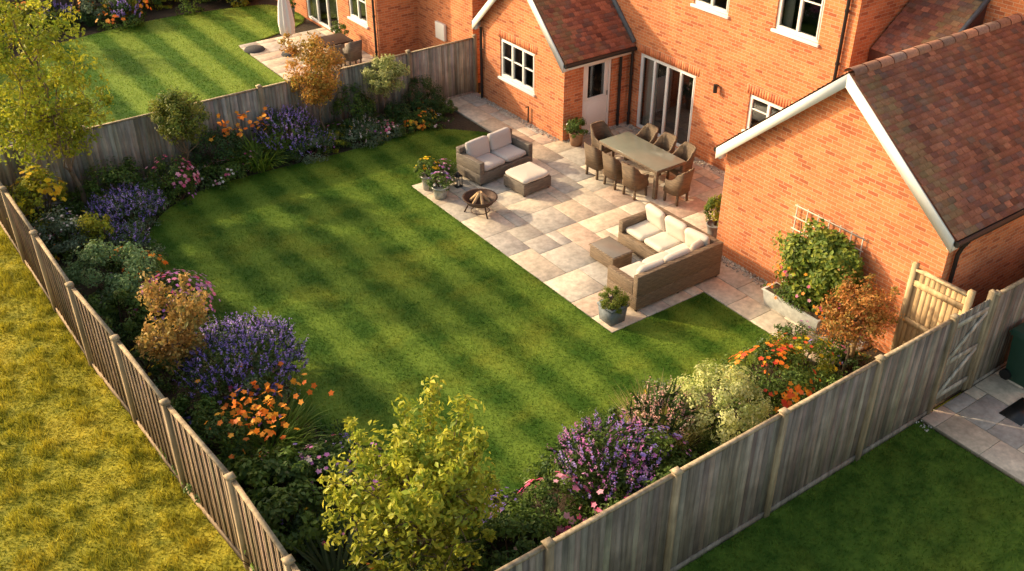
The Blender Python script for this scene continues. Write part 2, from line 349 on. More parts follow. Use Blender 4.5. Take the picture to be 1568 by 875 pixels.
def tuft(mb,P,z,hh,ww,clump=None,lo=.8,hi=1.22):
    n=len(P);a=rng.random(n)*6.283;H=hh*rng.uniform(.5,1.3,n)
    if clump is not None:H*=clump
    t=np.stack([np.cos(a),np.sin(a)],1)*ww/2;l=rng.normal(size=(n,2))*hh*.45
    V=np.zeros((n,3,3));V[:,0,:2]=P-t;V[:,1,:2]=P+t;V[:,2,:2]=P+l;V[:,:2,2]=z;V[:,2,2]=z+H
    mb.add(V.reshape(-1,3),np.arange(n*3).reshape(-1,3),0,np.repeat(rng.uniform(lo,hi,(n,1))*np.ones((1,3)),3,0))
LAWN=grassmat('lawn_grass',(.052,.122,.010),(.185,.275,.032),stripe=.98,yamt=.42,yellow=(.32,.31,.03),cross=.38,samp=.36,sp=.4)  # dark greens: shade over the garden lawn is put into the colour
NLAWN=grassmat('lawn_grass_neighbour',(.085,.18,.015),(.27,.37,.05),stripe=1.3,cross=0,yamt=.2,samp=.5,sp=.4)
FIELD=grassmat('field_grass',(.20,.21,.02),(.56,.48,.045),yamt=.7,yellow=(.66,.50,.05))  # bright yellow albedo carries the sunlit look of the open field
FGR=grassmat('shade_grass',(.045,.11,.012),(.14,.23,.03),yamt=.25)  # darker greens paint the shade beyond the front fence into the grass
mb=MB();mb.add([(-400,-400,-.03),(400,-400,-.03),(400,400,-.03),(-400,400,-.03)],[[0,1,2,3]]);mb.obj('ground',[FIELD])
LFP=[(2.05,22.6),(2.1,20.4),(2.2,16.0),(2.35,14.0),(2.45,12.0),(2.62,10.0),(2.66,6.5)]
mb=MB();cnt=130000;P=np.stack([rng.uniform(-4,2.62,cnt),rng.uniform(6,24,cnt)],1);fx=np.interp(P[:,1],[a[1] for a in LFP][::-1],[a[0] for a in LFP][::-1]);P=P[(P[:,0]<fx-.03)&((P[:,0]>-1.5)|(rng.random(cnt)<.3))]
cc_=rng.uniform((-4,6),(2.6,24),(800,2));dmin=np.full(len(P),9.)
for q in cc_:dmin=np.minimum(dmin,np.hypot(P[:,0]-q[0],P[:,1]-q[1]))
cl=.45+2.0*np.clip(1-dmin/.22,0,1)
tuft(mb,P,-.03,.075,.022,cl,.7,1.25);mb.obj('field_grass',[FIELD])
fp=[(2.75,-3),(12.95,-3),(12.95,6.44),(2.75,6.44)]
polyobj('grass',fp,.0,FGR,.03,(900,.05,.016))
edge=[(13.55,20.13),(12.47,21.16),(11.32,21.23),(9.81,21.24),(8.09,21.35),(6.42,21.35),(5.22,20.84),(4.50,19.90),(4.31,18.87),(4.21,17.42),(4.48,16.38),(4.46,15.34),(5.01,13.97),(4.59,12.93),(4.64,12.27),(4.96,11.27),(5.47,9.99),(6.02,9.10),(7.29,9.04),(8.09,9.22),(9.04,9.34),(10.73,9.20),(11.80,9.12),(12.76,9.2)]
def cr_(pts,k=5):
    o=[];n=len(pts);p=np.array(pts)
    for i in range(n-1):
        a,b,c,d=p[max(i-1,0)],p[i],p[i+1],p[min(i+2,n-1)]
        for j in range(k):
            t=j/k;o.append(tuple(.5*((2*b)+(c-a)*t+(2*a-5*b+4*c-d)*t*t+(3*b-a-3*c+d)*t**3)))
    o.append(tuple(p[-1]));return o
lawn=cr_(edge)+[(12.76,11.3),(10.37,11.3),(10.37,18.63),(13.66,18.63)]
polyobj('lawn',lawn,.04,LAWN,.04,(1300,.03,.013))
polyobj('soil_bed',[(14.4,22.6),*LFP,(14.4,6.5)],.006,SOIL,.03)
nl=cr_([(10.8,30.1),(13.6,31.2),(13.6,33.2),(12.6,33.9),(9.5,34.3),(6.5,33.8),(4.4,32.9),(3.4,31),(3.0,28),(2.9,25),(3.2,23.3)])+[(10.8,23.3),(10.8,26.8)]
polyobj('lawn',nl,.04,NLAWN,.04,(450,.035,.02))
mb=MB();mb.box(2.05,20,22.62,37,-.028,.004);mb.obj('soil_bed',[SOIL])
# ---------------------------------------------------------------- paving
SCOL=np.array([(.62,.50,.37),(.57,.47,.36),(.50,.44,.37),(.69,.58,.45),(.60,.50,.38),(.57,.42,.32),(.45,.40,.35),(.64,.54,.42)])
def paving(name,inside,x0,y0,nx,ny,mx,my,zt=.055,jz=.03,jrects=()):
    mb=MB();used=np.zeros((nx,ny),bool)
    ok=np.array([[inside(x0+(i+.5)*mx,y0+(j+.5)*my) for j in range(ny)] for i in range(nx)])
    sizes=[(3,2),(2,3),(2,2),(3,3),(4,2),(2,4),(1,2),(2,1),(1,1)];w=[.24,.20,.17,.17,.10,.08,.02,.02]
    for j in range(ny):
        for i in range(nx):
            if used[i,j] or not ok[i,j]:continue
            order=list(rng.choice(8,8,replace=False,p=w))+[8]
            for s in order:
                a,b=sizes[s]
                if i+a<=nx and j+b<=ny and ok[i:i+a,j:j+b].all() and not used[i:i+a,j:j+b].any():
                    used[i:i+a,j:j+b]=True;g=.006;c=SCOL[rng.integers(0,8)]*rng.uniform(.88,1.1)
                    X0,X1,Y0,Y1=x0+i*mx+g,x0+(i+a)*mx-g,y0+j*my+g,y0+(j+b)*my-g;z=zt+rng.uniform(-.002,.003);e=.008
                    q=rng.uniform(-.004,.004,8)
                    mb.add([(X0,Y0,z-.03),(X1,Y0,z-.03),(X1,Y1,z-.03),(X0,Y1,z-.03),(X0+q[0],Y0+q[1],z-.005),(X1+q[2],Y0+q[3],z-.005),(X1+q[4],Y1+q[5],z-.005),(X0+q[6],Y1+q[7],z-.005),(X0+e,Y0+e,z),(X1-e,Y0+e,z),(X1-e,Y1-e,z),(X0+e,Y1-e,z)],
                        [[0,1,5,4],[1,2,6,5],[2,3,7,6],[3,0,4,7],[4,5,9,8],[5,6,10,9],[6,7,11,10],[7,4,8,11],[8,9,10,11]],0,c)
                    break
    for k,r in enumerate(jrects):mb.box(*r,-.02,zt-.006-.003*k,1)
    return mb.obj(name,[STONE,JOINT])
def ins(x,y):
    return (10.37<x<16.95 and 11.3<y<18.63) or (13.6<x<14.85 and y>=18.6) or (12.76<x<14.1 and 8.3<y<=11.35)
paving('patio_paving',ins,10.37,11.3-10*.3054,22,47,.3,.3054,jrects=[(10.37,16.95,11.3,18.63),(13.67,14.8,18.64,22.3),(12.77,14.04,8.25,11.29)])
paving('patio_paving',lambda x,y:True,10.85,23.0,10,24,.3,.3,jrects=[(10.85,13.85,23.0,30.1)])
paving('side_path_paving',lambda x,y:True,12.97,-2.0,26,31,.3,.272,jrects=[(12.97,20.7,-2,6.43)])
paving('side_path_paving',lambda x,y:True,14.5,6.56,20,2,.3,.32,jrects=[(14.5,20.5,6.56,7.2)])
mb=MB();mb.box(14.15,14.85,5.35,5.75,.05,.066);mb.cbox((14.5,5.55,.07),(.6,.3,.008));mb.obj('drain_cover',[BLK])
def pebbles(name,rects,dens=420):
    mb=MB();V=[];
    o=np.array([(1,0,0),(-1,0,0),(0,1,0),(0,-1,0),(0,0,1),(0,0,-1)],float);F=np.array([[0,2,4],[2,1,4],[1,3,4],[3,0,4],[2,0,5],[1,2,5],[3,1,5],[0,3,5]])
    for x0,x1,y0,y1,z in rects:
        n=int(dens*(x1-x0)*(y1-y0));c=np.stack([rng.uniform(x0,x1,n),rng.uniform(y0,y1,n),np.full(n,z)],1);s=rng.uniform(.012,.026,(n,1,1))
        R=rng.normal(size=(n,6,3))*.15;V=(c[:,None,:]+(o[None]+R)*s).reshape(-1,3)
        mb.add(V,(np.arange(n)[:,None,None]*6+F[None]).reshape(-1,3),0,np.repeat(pal([(.5,.45,.38),(.4,.36,.32),(.6,.55,.48)],n,.2),6,0))
    return mb.obj(name,[PEB])
pebbles('gravel',[(13.82,14.04,8.3,12.3,.07),(14.62,14.79,18.6,22.2,.07),(14.1,14.78,22.25,22.55,.05),(16.7,16.93,12.4,18.3,.07),(14.8,16.7,18.3,18.47,.07),(12.8,13.4,6.2,6.5,.02)])
# ---------------------------------------------------------------- fences
def fence(name,pts,h,step,side,tone=(.24,.20,.165),post=(.34,.26,.17),bw=.098,var=.3):
    mb=MB()
    for a,b in zip(pts[:-1],pts[1:]):
        a=np.array(a,float);b=np.array(b,float);L=np.linalg.norm(b-a);d=(b-a)/L;nn=np.array([-d[1],d[0]])*side;ang=math.atan2(d[1],d[0])
        n=max(1,round(L/step));
        for i in range(n):
            p0=a+d*(L*i/n);p1=a+d*(L*(i+1)/n);l=L/n;nb=int(l/bw);pt=rng.uniform(.88,1.12)
            for k in range(nb):
                q=p0+d*(l*(k+.5)/nb);sh=rng.uniform(1-var,1+var)*pt;w=l/nb*1.12
                mb.cbox((*(q+nn*(.02+.010*(k%2))),h/2+.03+rng.uniform(-.01,.008)),(w,.016,h-.06),ang+.16*side,0,np.array(tone)*sh*rng.uniform(.94,1.06,3))
            for zz in(.35,h*.55,h-.22):
                m=(p0+p1)/2-nn*.02;mb.cbox((*m,zz),(l-.09,.04,.075),ang,0,np.array(tone)*.9)
            m=(p0+p1)/2+nn*.012;mb.cbox((*m,h+.018),(l-.095,.065,.03),ang,0,np.array(post)*1.05)
            mb.cbox((*(m+nn*.03),.05),(l-.1,.03,.12),ang,0,np.array(tone)*1.0)
        for i in range(n+1):
            if i==n and not np.allclose(b,pts[-1]):continue
            p=a+d*(L*i/n)+nn*.035;c=np.array(post)*rng.uniform(.8,1.1)
            mb.cbox((*p,h/2+.04),(.10,.10,h+.08),ang,0,c);x=.07
            zb=h+.08;mb.hexa([(p[0]+u*x*s2,p[1]+v*x*s2,z) for z,s2 in((zb,1),(zb+.04,.45)) for u,v in((-1,-1),(1,-1),(1,1),(-1,1))],0,c*1.15)
    return mb.obj(name,[WOOD],bevel=0)
fence('wooden_fence',LFP,1.66,2.0,-1,tone=(.30,.215,.14),post=(.33,.25,.16),var=.2)
fence('wooden_fence',[(2.1,22.62),(14.85,22.62)],1.62,2.1,-1,tone=(.32,.275,.23))
fence('wooden_fence',[(2.7,6.5),(5.15,6.5),(7.22,6.5),(9.25,6.5),(11.35,6.5),(13.2,6.5)],1.93,2.1,-1,tone=(.245,.20,.16),var=.34)
fence('wooden_fence',[(14.35,6.5),(21,6.5)],1.93,1.9,-1,tone=(.245,.20,.16),var=.34)
mb=MB()
for k in range(10):
    x=13.30+k*.097;mb.cbox((x+.05,6.5,1.0),(.09,.02,1.85),0,0,np.array((.27,.23,.185))*rng.uniform(.75,1.2))
for z in(.3,1.0,1.75):mb.cbox((13.78,6.475,z),(.95,.028,.1),0,0,(.42,.37,.3))
mb.beam((13.36,6.472,.33),(14.2,6.472,.97),.03,.09,0,(.50,.45,.38));mb.beam((13.36,6.472,1.04),(14.2,6.472,1.7),.03,.09,0,(.50,.45,.38))
mb.cbox((14.27,6.5,1.03),(.1,.1,2.06),0,0,(.36,.28,.18))
mb.obj('garden_gate',[WOOD])
mb=MB()
for k in range(10):
    y=6.62+k*.1;mb.cbox((13.78,y+.05,1.05),(.018,.096,2.0),0,0,np.array((.50,.33,.17))*rng.uniform(.8,1.15))
for z in(.3,1.1,1.85):mb.cbox((13.755,7.1,z),(.03,1.02,.11),0,0,(.56,.39,.21))
for y in(6.6,7.64):mb.cbox((13.77,y,1.1),(.09,.09,2.2),0,0,(.5,.36,.2))
mb.cbox((13.77,7.12,2.1),(.09,.96,.04),0,0,(.56,.41,.24))
mb.obj('timber_side_gate',[WOOD])
# ---------------------------------------------------------------- buildings
def wallX(mb,X,y0,y1,z0,z1,ops,depth=.12,mat=0):
    ys=sorted({y0,y1,*[o[0] for o in ops],*[o[1] for o in ops]});zs=sorted({z0,z1,*[o[2] for o in ops],*[o[3] for o in ops]})
    for a,b in zip(ys[:-1],ys[1:]):
        for c,d in zip(zs[:-1],zs[1:]):
            my,mz=(a+b)/2,(c+d)/2
            if any(o[0]<my<o[1] and o[2]<mz<o[3] for o in ops):continue
            mb.add([(X,a,c),(X,b,c),(X,b,d),(X,a,d)],[[3,2,1,0]],mat)
    for a,b,c,d in ops:
        x2=X+depth
        mb.add([(X,a,c),(x2,a,c),(x2,a,d),(X,a,d)],[[0,1,2,3]],mat);mb.add([(X,b,c),(x2,b,c),(x2,b,d),(X,b,d)],[[3,2,1,0]],mat)
        mb.add([(X,a,d),(x2,a,d),(x2,b,d),(X,b,d)],[[0,1,2,3]],mat);mb.add([(X,a,c),(x2,a,c),(x2,b,c),(X,b,c)],[[3,2,1,0]],mat)
def windowX(par,X,y0,y1,z0,z1,npane=2,bars=True,sill=True,curt=True,name='window'):
    mb=MB();f=.055;xf=X+.03;xb=X+.09
    for a,b,c,d in((y0,y1,z1-f,z1),(y0,y1,z0,z0+f),(y0,y0+f,z0+f,z1-f),(y1-f,y1,z0+f,z1-f)):mb.box(xf,xb,a+.002,b-.002,c+.002,d-.002)
    w=(y1-y0-2*f)/npane
    for i in range(npane):
        a=y0+f+i*w;b=a+w;g=.035
        for A,B,C,D in((a,b,z1-f-g,z1-f),(a,b,z0+f,z0+f+g),(a,a+g,z0+f+g,z1-f-g),(b-g,b,z0+f+g,z1-f-g)):mb.box(xf-.015+.004*(i%2),xb-.01,A+.001,B-.001,C,D)
        if bars:
            zz=z0+(z1-z0)*(.52 if npane==3 else .62);mb.box(xf-.002,xb-.022,a+g,b-g,zz-.012,zz+.012)
    if sill:mb.box(X-.06,X+.03,y0-.05,y1+.05,z0-.06,z0+.001)
    mb.obj(name+'_frame',[WHT],par,bevel=.004)
    mb=MB();mb.add([(xf+.03,y0+f,z0+f),(xf+.03,y1-f,z0+f),(xf+.03,y1-f,z1-f),(xf+.03,y0+f,z1-f)],[[3,2,1,0]]);mb.obj(name+'_glass',[GL],par)
    mb=MB();x1=X+.9
    mb.add([(x1,y0-.2,z0-.1),(x1,y1+.2,z0-.1),(x1,y1+.2,z1+.1),(x1,y0-.2,z1+.1)],[[3,2,1,0]]);mb.add([(X+.12,y0-.2,z0),(x1,y0-.2,z0),(x1,y1+.2,z0),(X+.12,y1+.2,z0)],[[0,1,2,3]]);mb.add([(X+.12,y0-.2,z1+.1),(x1,y0-.2,z1+.1),(x1,y1+.2,z1+.1),(X+.12,y1+.2,z1+.1)],[[3,2,1,0]])
    mb.add([(X+.12,y0-.2,z0),(x1,y0-.2,z0),(x1,y0-.2,z1),(X+.12,y0-.2,z1)],[[0,1,2,3]]);mb.add([(X+.12,y1+.2,z0),(x1,y1+.2,z0),(x1,y1+.2,z1),(X+.12,y1+.2,z1)],[[3,2,1,0]])
    mb.obj(name+'_room',[DARK],par)
    if curt:
        mb=MB()
        for a,b in((y0+.02,y0+(y1-y0)*.12),(y1-(y1-y0)*.22,y1-.02)):
            n=24;V=[];
            for i in range(n+1):
                y=a+(b-a)*i/n;x=X+.24+.03*math.sin(i*1.6)
                V+=[(x,y,z0+.02),(x,y,z1)]
            mb.add(V,[[2*i,2*i+1,2*i+3,2*i+2] for i in range(n)])
        mb.obj(name+'_curtain',[CURT],par,smooth=True)
def lintel(par,X,ops):
    mb=MB()
    for y0,y1,z0,z1 in ops:
        n=int((y1-y0+.2)/.075)
        for i in range(n):
            a=y0-.1+(y1-y0+.2)*i/n;b=y0-.1+(y1-y0+.2)*(i+1)/n-.009;mb.box(X-.005,X+.02,a,b,z1+.004,z1+.215,0,pal([(.60,.19,.08),(.50,.15,.065),(.68,.24,.10)],1,.1)[0])
        mb.box(X-.002,X+.018,y0-.1,y1+.1,z1+.002,z1+.218,0,(.5,.34,.24))
    mb.obj('soldier_course',[TERRA],par)
RC=[(.27,.105,.07),(.33,.13,.085),(.23,.095,.075),(.38,.155,.10),(.20,.11,.095),(.30,.125,.09)]
def tiles(mb,o,al,up,L,S,w=.17,g=.115,mat=0):
    o=np.array(o,float);al=np.array(al,float);up=np.array(up,float);al/=np.linalg.norm(al);up/=np.linalg.norm(up);nn=np.cross(al,up)
    if nn[2]<0:nn=-nn
    R=int(S/g)+1;C=int(L/w)+1
    r,c=np.meshgrid(np.arange(R),np.arange(C),indexing='ij');r=r.ravel();c=c.ravel()
    x0=(c+.5*(r%2)-.5)*w;x1=np.clip(x0+w-.005,0,L);x0=np.clip(x0,0,L);y0=r*g;y1=np.minimum(y0+g*1.25,S)
    k=x1-x0>.01;r,x0,x1,y0,y1=r[k],x0[k],x1[k],y0[k],y1[k];n=len(r)
    lf=.028+rng.uniform(-.003,.006,n);lf2=lf+rng.uniform(-.003,.003,n)
    f=lambda a,b,h:o+a[:,None]*al+b[:,None]*up+np.broadcast_to(h,(n,))[:,None]*nn
    V=np.stack([f(x0,y0,0.),f(x1,y0,0.),f(x1,y0,lf),f(x0,y0,lf2),f(x1,y1,.012),f(x0,y1,.012)],1).reshape(-1,3);i=np.arange(n)[:,None]*6
    C_=pal(RC,n,.13);ed=(x0<.5)*rng.random(n);C_=C_*(1-.5*ed[:,None])+np.array((.30,.25,.12))*(.5*ed[:,None])
    mb.add(V,np.concatenate([i+[0,1,2,3],i+[3,2,4,5]]),mat,np.repeat(C_,6,0))
def ridge(mb,p0,p1,r=.11,mat=0):
    p0=np.array(p0,float);p1=np.array(p1,float);L=np.linalg.norm(p1-p0);n=int(L/.35);d=(p1-p0)/L;s=np.cross(d,(0,0,1))
    for i in range(n):
        a=p0+d*(L*i/n);b=p0+d*(L*(i+1)/n-.012);V=[]
        for q,rr in((a,r),(b,r*.93)):
            for k in range(9):
                t=math.pi*k/8;V.append(q+s*rr*math.cos(t)*1.1+np.array((0,0,1))*rr*math.sin(t))
        mb.add(V,[[k,k+1,k+10,k+9] for k in range(8)],mat,pal(RC,1,.15)[0]*1.15+np.array((.06,.055,.03)))
def gable(par,X0,X1,y0,y1,ze0,ze1,ym,zr,ov=.15,oy=.2,ops=(),curt=False):
    mb=MB();zm=min(ze0,ze1);wallX(mb,X0,y0,y1,0,zm,list(ops))
    mb.add([(X0,y0,zm),(X0,y1,zm),(X0,y1,ze1),(X0,y0,ze0)],[[3,2,1,0]])
    mb.add([(X0,y0,ze0),(X0,y1,ze1),(X0,ym,zr-.02)],[[2,1,0]])
    mb.obj('front_wall',[BR],par)
    for sgn,ye,ze in((-1,y0,ze0),(1,y1,ze1)):
        sl=(zr-ze)/abs(ym-ye)
        yo=ye+sgn*oy;zo=ze-oy*sl;Ls=math.hypot(abs(ym-yo),zr-zo)
        up=np.array((0,(ym-yo),(zr-zo)));up/=np.linalg.norm(up);nn=np.array((0,-up[2]*np.sign(ym-yo),abs(up[1])))
        m=MB();tiles(m,np.array((X0-ov,yo,zo))+nn*.05,(1,0,0),up,X1-X0+ov,Ls);
        a=np.array((X0-ov+.01,yo,zo));b=np.array((X1,yo,zo));c=np.array((X1,ym,zr));d=np.array((X0-ov+.01,ym,zr))
        m.hexa([a,b,c,d,a+nn*.045,b+nn*.045,c+nn*.045,d+nn*.045],0,(.15,.06,.04));m.obj('roof_tiles',[TILE],par)
        # vertical-cut bargeboard: one plank from eave to apex (the two planks butt at the apex)
        m=MB();xf,xb=X0-ov-.035,X0-ov-.002;g=.001*sgn
        m.hexa([(xf,yo,zo-.19),(xb,yo,zo-.19),(xb,ym+g,zr-.19),(xf,ym+g,zr-.19),(xf,yo,zo+.05),(xb,yo,zo+.05),(xb,ym+g,zr+.05),(xf,ym+g,zr+.05)])
        a=np.array((X0-ov+.002,yo,zo-.012));d=np.array((X0-ov+.002,ym,zr-.012));bx=np.array((ov-.004,0,0))
        m.hexa([a-nn*.02,a+bx-nn*.02,d+bx-nn*.02,d-nn*.02,a-nn*.005,a+bx-nn*.005,d+bx-nn*.005,d-nn*.005])
        m.box(X0-ov,X0-.001,*sorted((yo+sgn*.001,yo-sgn*.1)),zo-.17,zo-.03)
        m.box(X0+.001,X1,yo+(.002 if sgn<0 else -.022),yo+(.022 if sgn<0 else -.002),zo-.16,zo-.014);m.obj('bargeboard',[WHT],par)
        m=MB();m.tube([(X0-ov,yo+sgn*.05,zo-.02),(X1,yo+sgn*.05,zo-.02)],.055,0,(1,1,1),8);m.obj('gutter',[BLK],par)
    m=MB();ridge(m,(X0-ov,ym,zr+.03),(X1,ym,zr+.03));m.obj('ridge_tiles',[TILE],par,smooth=False)
house=empty('brick_house')
XM=16.95
w0=(19.72,21.27,.95,2.03)
gable(house,14.8,16.95,18.49,22.18,2.33,2.33,20.335,4.1,ops=[w0],ov=.15,oy=.16)
windowX(house,14.8,*w0,npane=3,curt=False);lintel(house,14.8,[w0])
mb=MB()
def wallY(mb,Y,x0,x1,z0,z1,ops,depth=.1):
    xs=sorted({x0,x1,*[o[0] for o in ops],*[o[1] for o in ops]});zs=sorted({z0,z1,*[o[2] for o in ops],*[o[3] for o in ops]})
    for a,b in zip(xs[:-1],xs[1:]):
        for c,d in zip(zs[:-1],zs[1:]):
            if any(o[0]<(a+b)/2<o[1] and o[2]<(c+d)/2<o[3] for o in ops):continue
            mb.add([(a,Y,c),(b,Y,c),(b,Y,d),(a,Y,d)],[[0,1,2,3]])
    for a,b,c,d in ops:
        mb.add([(a,Y,c),(a,Y+depth,c),(a,Y+depth,d),(a,Y,d)],[[3,2,1,0]]);mb.add([(b,Y,c),(b,Y+depth,c),(b,Y+depth,d),(b,Y,d)],[[0,1,2,3]]);mb.add([(a,Y,d),(b,Y,d),(b,Y+depth,d),(a,Y+depth,d)],[[0,1,2,3]])
wallY(mb,18.49,14.8,XM,0,2.33,[(15.42,16.36,.06,2.06)])
mb.add([(14.8,22.18,0),(XM,22.18,0),(XM,22.18,2.33),(14.8,22.18,2.33)],[[3,2,1,0]])
mb.obj('side_wall',[BR],house)
mb=MB();a,b=15.42,16.36;Y=18.53
for A,B,C,D in((a,a+.06,.06,2.06),(b-.06,b,.06,2.06),(a+.06,b-.06,2.0,2.06),(a+.06,b-.06,.06,.1)):mb.box(A+.001,B-.001,Y,Y+.06,C,D)
mb.box(a+.07,b-.07,Y+.01,Y+.05,.11,.95)
for A,B,C,D in((a+.07,a+.2,.95,1.99),(b-.2,b-.07,.95,1.99),(a+.2,b-.2,1.88,1.99),(a+.2,b-.2,.95,1.02)):mb.box(A,B,Y+.01,Y+.05,C,D)
mb.box(a+.2,b-.2,Y-.0,Y+.012,.22,.85);mb.box(a+.07,b-.07,Y-.05,Y+.01,.06,.09)
mb.obj('back_door',[WHT],house,bevel=.006)
mb=MB();mb.add([(a+.19,Y+.03,1.0),(b-.19,Y+.03,1.0),(b-.19,Y+.03,1.9),(a+.19,Y+.03,1.9)],[[0,1,2,3]]);mb.obj('door_glass',[GL],house)
mb=MB();mb.box(a-.05,b+.05,Y+.3,Y+.9,.0,2.2);mb.obj('door_room',[DARK],house)
mb=MB();mb.tube([(b-.13,Y-.04,1.0),(b-.13,Y-.04,1.12)],.012);mb.obj('door_handle',[BLK],house)
fw=[(16.10,18.10,.06,2.10),(13.22,14.38,1.33,2.22),(15.32,16.42,3.78,5.0),(12.76,13.95,3.86,5.1)]
mb=MB();wallX(mb,XM,11.9,22.18,0,6.3,fw);mb.obj('main_wall',[BR],house);lintel(house,XM,fw)
mb=MB();wallY(mb,11.9,XM,24,0,6.3,[]);mb.add([(XM,22.18,0),(24,22.18,0),(24,22.18,6.3),(XM,22.18,6.3)],[[3,2,1,0]]);mb.obj('side_wall',[BR],house)
windowX(house,XM,*fw[0],npane=4,bars=False,sill=False,name='patio_doors')
for w in fw[1:]:windowX(house,XM,*w,npane=2,curt=(w[2]>3))
mb=MB()
tiles(mb,(XM-.3,11.6,6.25),(0,1,0),(3.8,0,2.55),10.9,4.58)
mb.hexa([(XM-.29,11.62,6.1),(24.3,11.62,6.1),(24.3,22.4,6.1),(XM-.29,22.4,6.1),(20.5,11.62,8.75),(20.6,11.62,8.75),(20.6,22.4,8.75),(20.5,22.4,8.75)],0,(.2,.08,.05));mb.obj('main_roof',[TILE],house)
mb=MB();mb.box(XM-.32,XM-.29,11.62,22.4,6.02,6.24);mb.obj('fascia',[WHT],house)
mb=MB();mb.beam((XM-.03,18.33,2.31),(XM-.03,20.33,4.24),.09,.13,0,up=(0,-1,1));mb.obj('lead_flashing',[LEAD],house)
def pipe(par,x,y,z0,z1):
    mb=MB();mb.tube([(x,y,z0),(x,y,z1)],.037,0,(1,1,1),10)
    for z in np.arange(z0+.3,z1,1.1):mb.tube([(x,y,z),(x,y,z+.05)],.048,0,(1,1,1),10)
    mb.obj('downpipe',[BLK],par,smooth=False)
pipe(house,XM-.06,12.15,0,6.2);pipe(house,XM-.06,18.33,0.05,2.2);pipe(house,14.74,22.1,.05,2.1);pipe(house,16.6,18.43,.05,2.2)
mb=MB();mb.tube([(XM-.1,15.35,1.95),(XM-.1,15.35,2.15)],.05);mb.tube([(XM,15.35,2.1),(XM-.1,15.35,2.1)],.02);mb.obj('wall_lamp',[BLK],house)
mb=MB();mb.tube([(14.74,19.9,.1),(14.74,19.9,.55),(14.66,19.9,.55)],.02);mb.obj('outdoor_tap',[BLK],house)
gar=empty('brick_garage')
gable(gar,14.05,22.0,7.30,12.28,2.885,2.53,9.72,4.80,ov=.16,oy=.13)
mb=MB();wallY(mb,7.30,14.05,22,0,2.88,[]);mb.add([(14.05,12.28,0),(XM,12.28,0),(XM,12.28,2.53),(14.05,12.28,2.53)],[[3,2,1,0]]);mb.obj('side_wall',[BR],gar)
mb=MB();mb.tube([(14.25,7.12,2.72),(14.25,7.2,2.55),(14.25,7.24,2.4),(14.25,7.24,.05)],.037,0,(1,1,1),10);mb.obj('downpipe',[BLK],gar)
wing=empty('brick_house_wing')
mb=MB();wallX(mb,18.9,2.0,11.88,0,7,[(7.7,8.7,4.75,5.9)]);mb.obj('wing_wall',[BR],wing);windowX(wing,18.9,7.7,8.7,4.75,5.9,2)
mb=MB();tiles(mb,(17.5,10.4,3.9),(0,1,0),(1.4,0,1.1),1.45,1.78);mb.hexa([(17.5,10.4,3.6),(18.89,10.4,3.6),(18.89,11.88,3.6),(17.5,11.88,3.6),(17.5,10.4,3.88),(18.89,10.4,4.97),(18.89,11.88,4.97),(17.5,11.88,3.88)],0,(.15,.06,.04));mb.obj('lean_to_roof',[TILE],wing)
mb=MB();mb.beam((17.5,10.4,3.97),(18.89,10.4,5.06),.06,.1);mb.beam((18.86,10.4,5.05),(18.86,11.88,5.05),.05,.14);mb.obj('flashing',[LEAD],wing)
nh=empty('brick_house')
mb=MB();ops=[(29.0,31.4,.06,2.1),(27.0,28.2,.95,2.05)]
wallX(mb,13.85,26.3,36,0,5.5,ops);wallY(mb,26.3,13.85,15.2,0,5.5,[]);wallX(mb,15.2,23.2,26.3,0,5.5,[]);wallY(mb,23.2,15.2,22,0,5.5,[]);mb.obj('walls',[BR],nh);lintel(nh,13.85,ops)
windowX(nh,13.85,*ops[0],npane=3,bars=False,sill=False,name='patio_doors');windowX(nh,13.85,*ops[1],npane=2,curt=False)
mb=MB();tiles(mb,(13.6,26.1,5.4),(0,1,0),(3,0,2.2),10,3.8);mb.hexa([(13.6,26.1,5.2),(20,26.1,5.2),(20,36,5.2),(13.6,36,5.2),(16.6,26.1,7.55),(17,26.1,7.55),(17,36,7.55),(16.6,36,7.55)],0,(.2,.08,.05));mb.obj('roof',[TILE],nh)
pipe(nh,13.79,26.45,0,5.3)
mb=MB();mb.box(15.1,15.19,24.6,25.1,.9,1.4);mb.obj('meter_box',[WHT],nh,bevel=.01)
# ---------------------------------------------------------------- furniture
CU=(.62,.55,.47);CU2=(.52,.465,.43)
def sofa2(name,loc,rz,w=1.7,d=.88):
    mb=MB();mb.box(-w/2,w/2,-d/2,d/2,.05,.30);mb.box(-w/2,-w/2+.14,-d/2,d/2,.301,.60);mb.box(w/2-.14,w/2,-d/2,d/2,.301,.60);mb.box(-w/2+.141,w/2-.141,d/2-.14,d/2,.301,.74)
    mb.box(-w/2,-w/2+.14,d/2-.14,d/2,.601,.74);mb.box(w/2-.14,w/2,d/2-.14,d/2,.601,.74)
    for x in(-w/2+.06,w/2-.06):
        for y in(-d/2+.06,d/2-.06):mb.box(x-.03,x+.03,y-.03,y+.03,0,.05,1)
    e=empty(name,loc);e.rotation_euler[2]=rz
    mb.obj('wicker_frame',[WICK,BLK],e,bevel=.015)
    mb=MB();sw=(w-.3)/2
    for s in(-1,1):
        mb.cushion((s*sw/2,-.08,.38),(sw-.01,d-.2,.16),0,0,CU2);mb.cushion((s*sw/2,d/2-.22,.64),(sw-.02,.17,.44),0,0,CU2,lean=-.2)
    mb.obj('cushions',[FAB],e,smooth=True);return e
sofa2('wicker_loveseat',(12.45,18.15,.055),math.radians(7))
e=empty('wicker_footstool',(12.57,16.98,.055));e.rotation_euler[2]=math.radians(4)
mb=MB();mb.box(-.42,.42,-.38,.38,.04,.31)
for x in(-.37,.37):
    for y in(-.33,.33):mb.box(x-.03,x+.03,y-.03,y+.03,0,.04,1)
mb.obj('wicker_base',[WICK,BLK],e,bevel=.015);mb=MB();mb.cushion((0,0,.37),(.84,.76,.12),0,0,CU);mb.obj('cushion',[FAB],e,smooth=True)
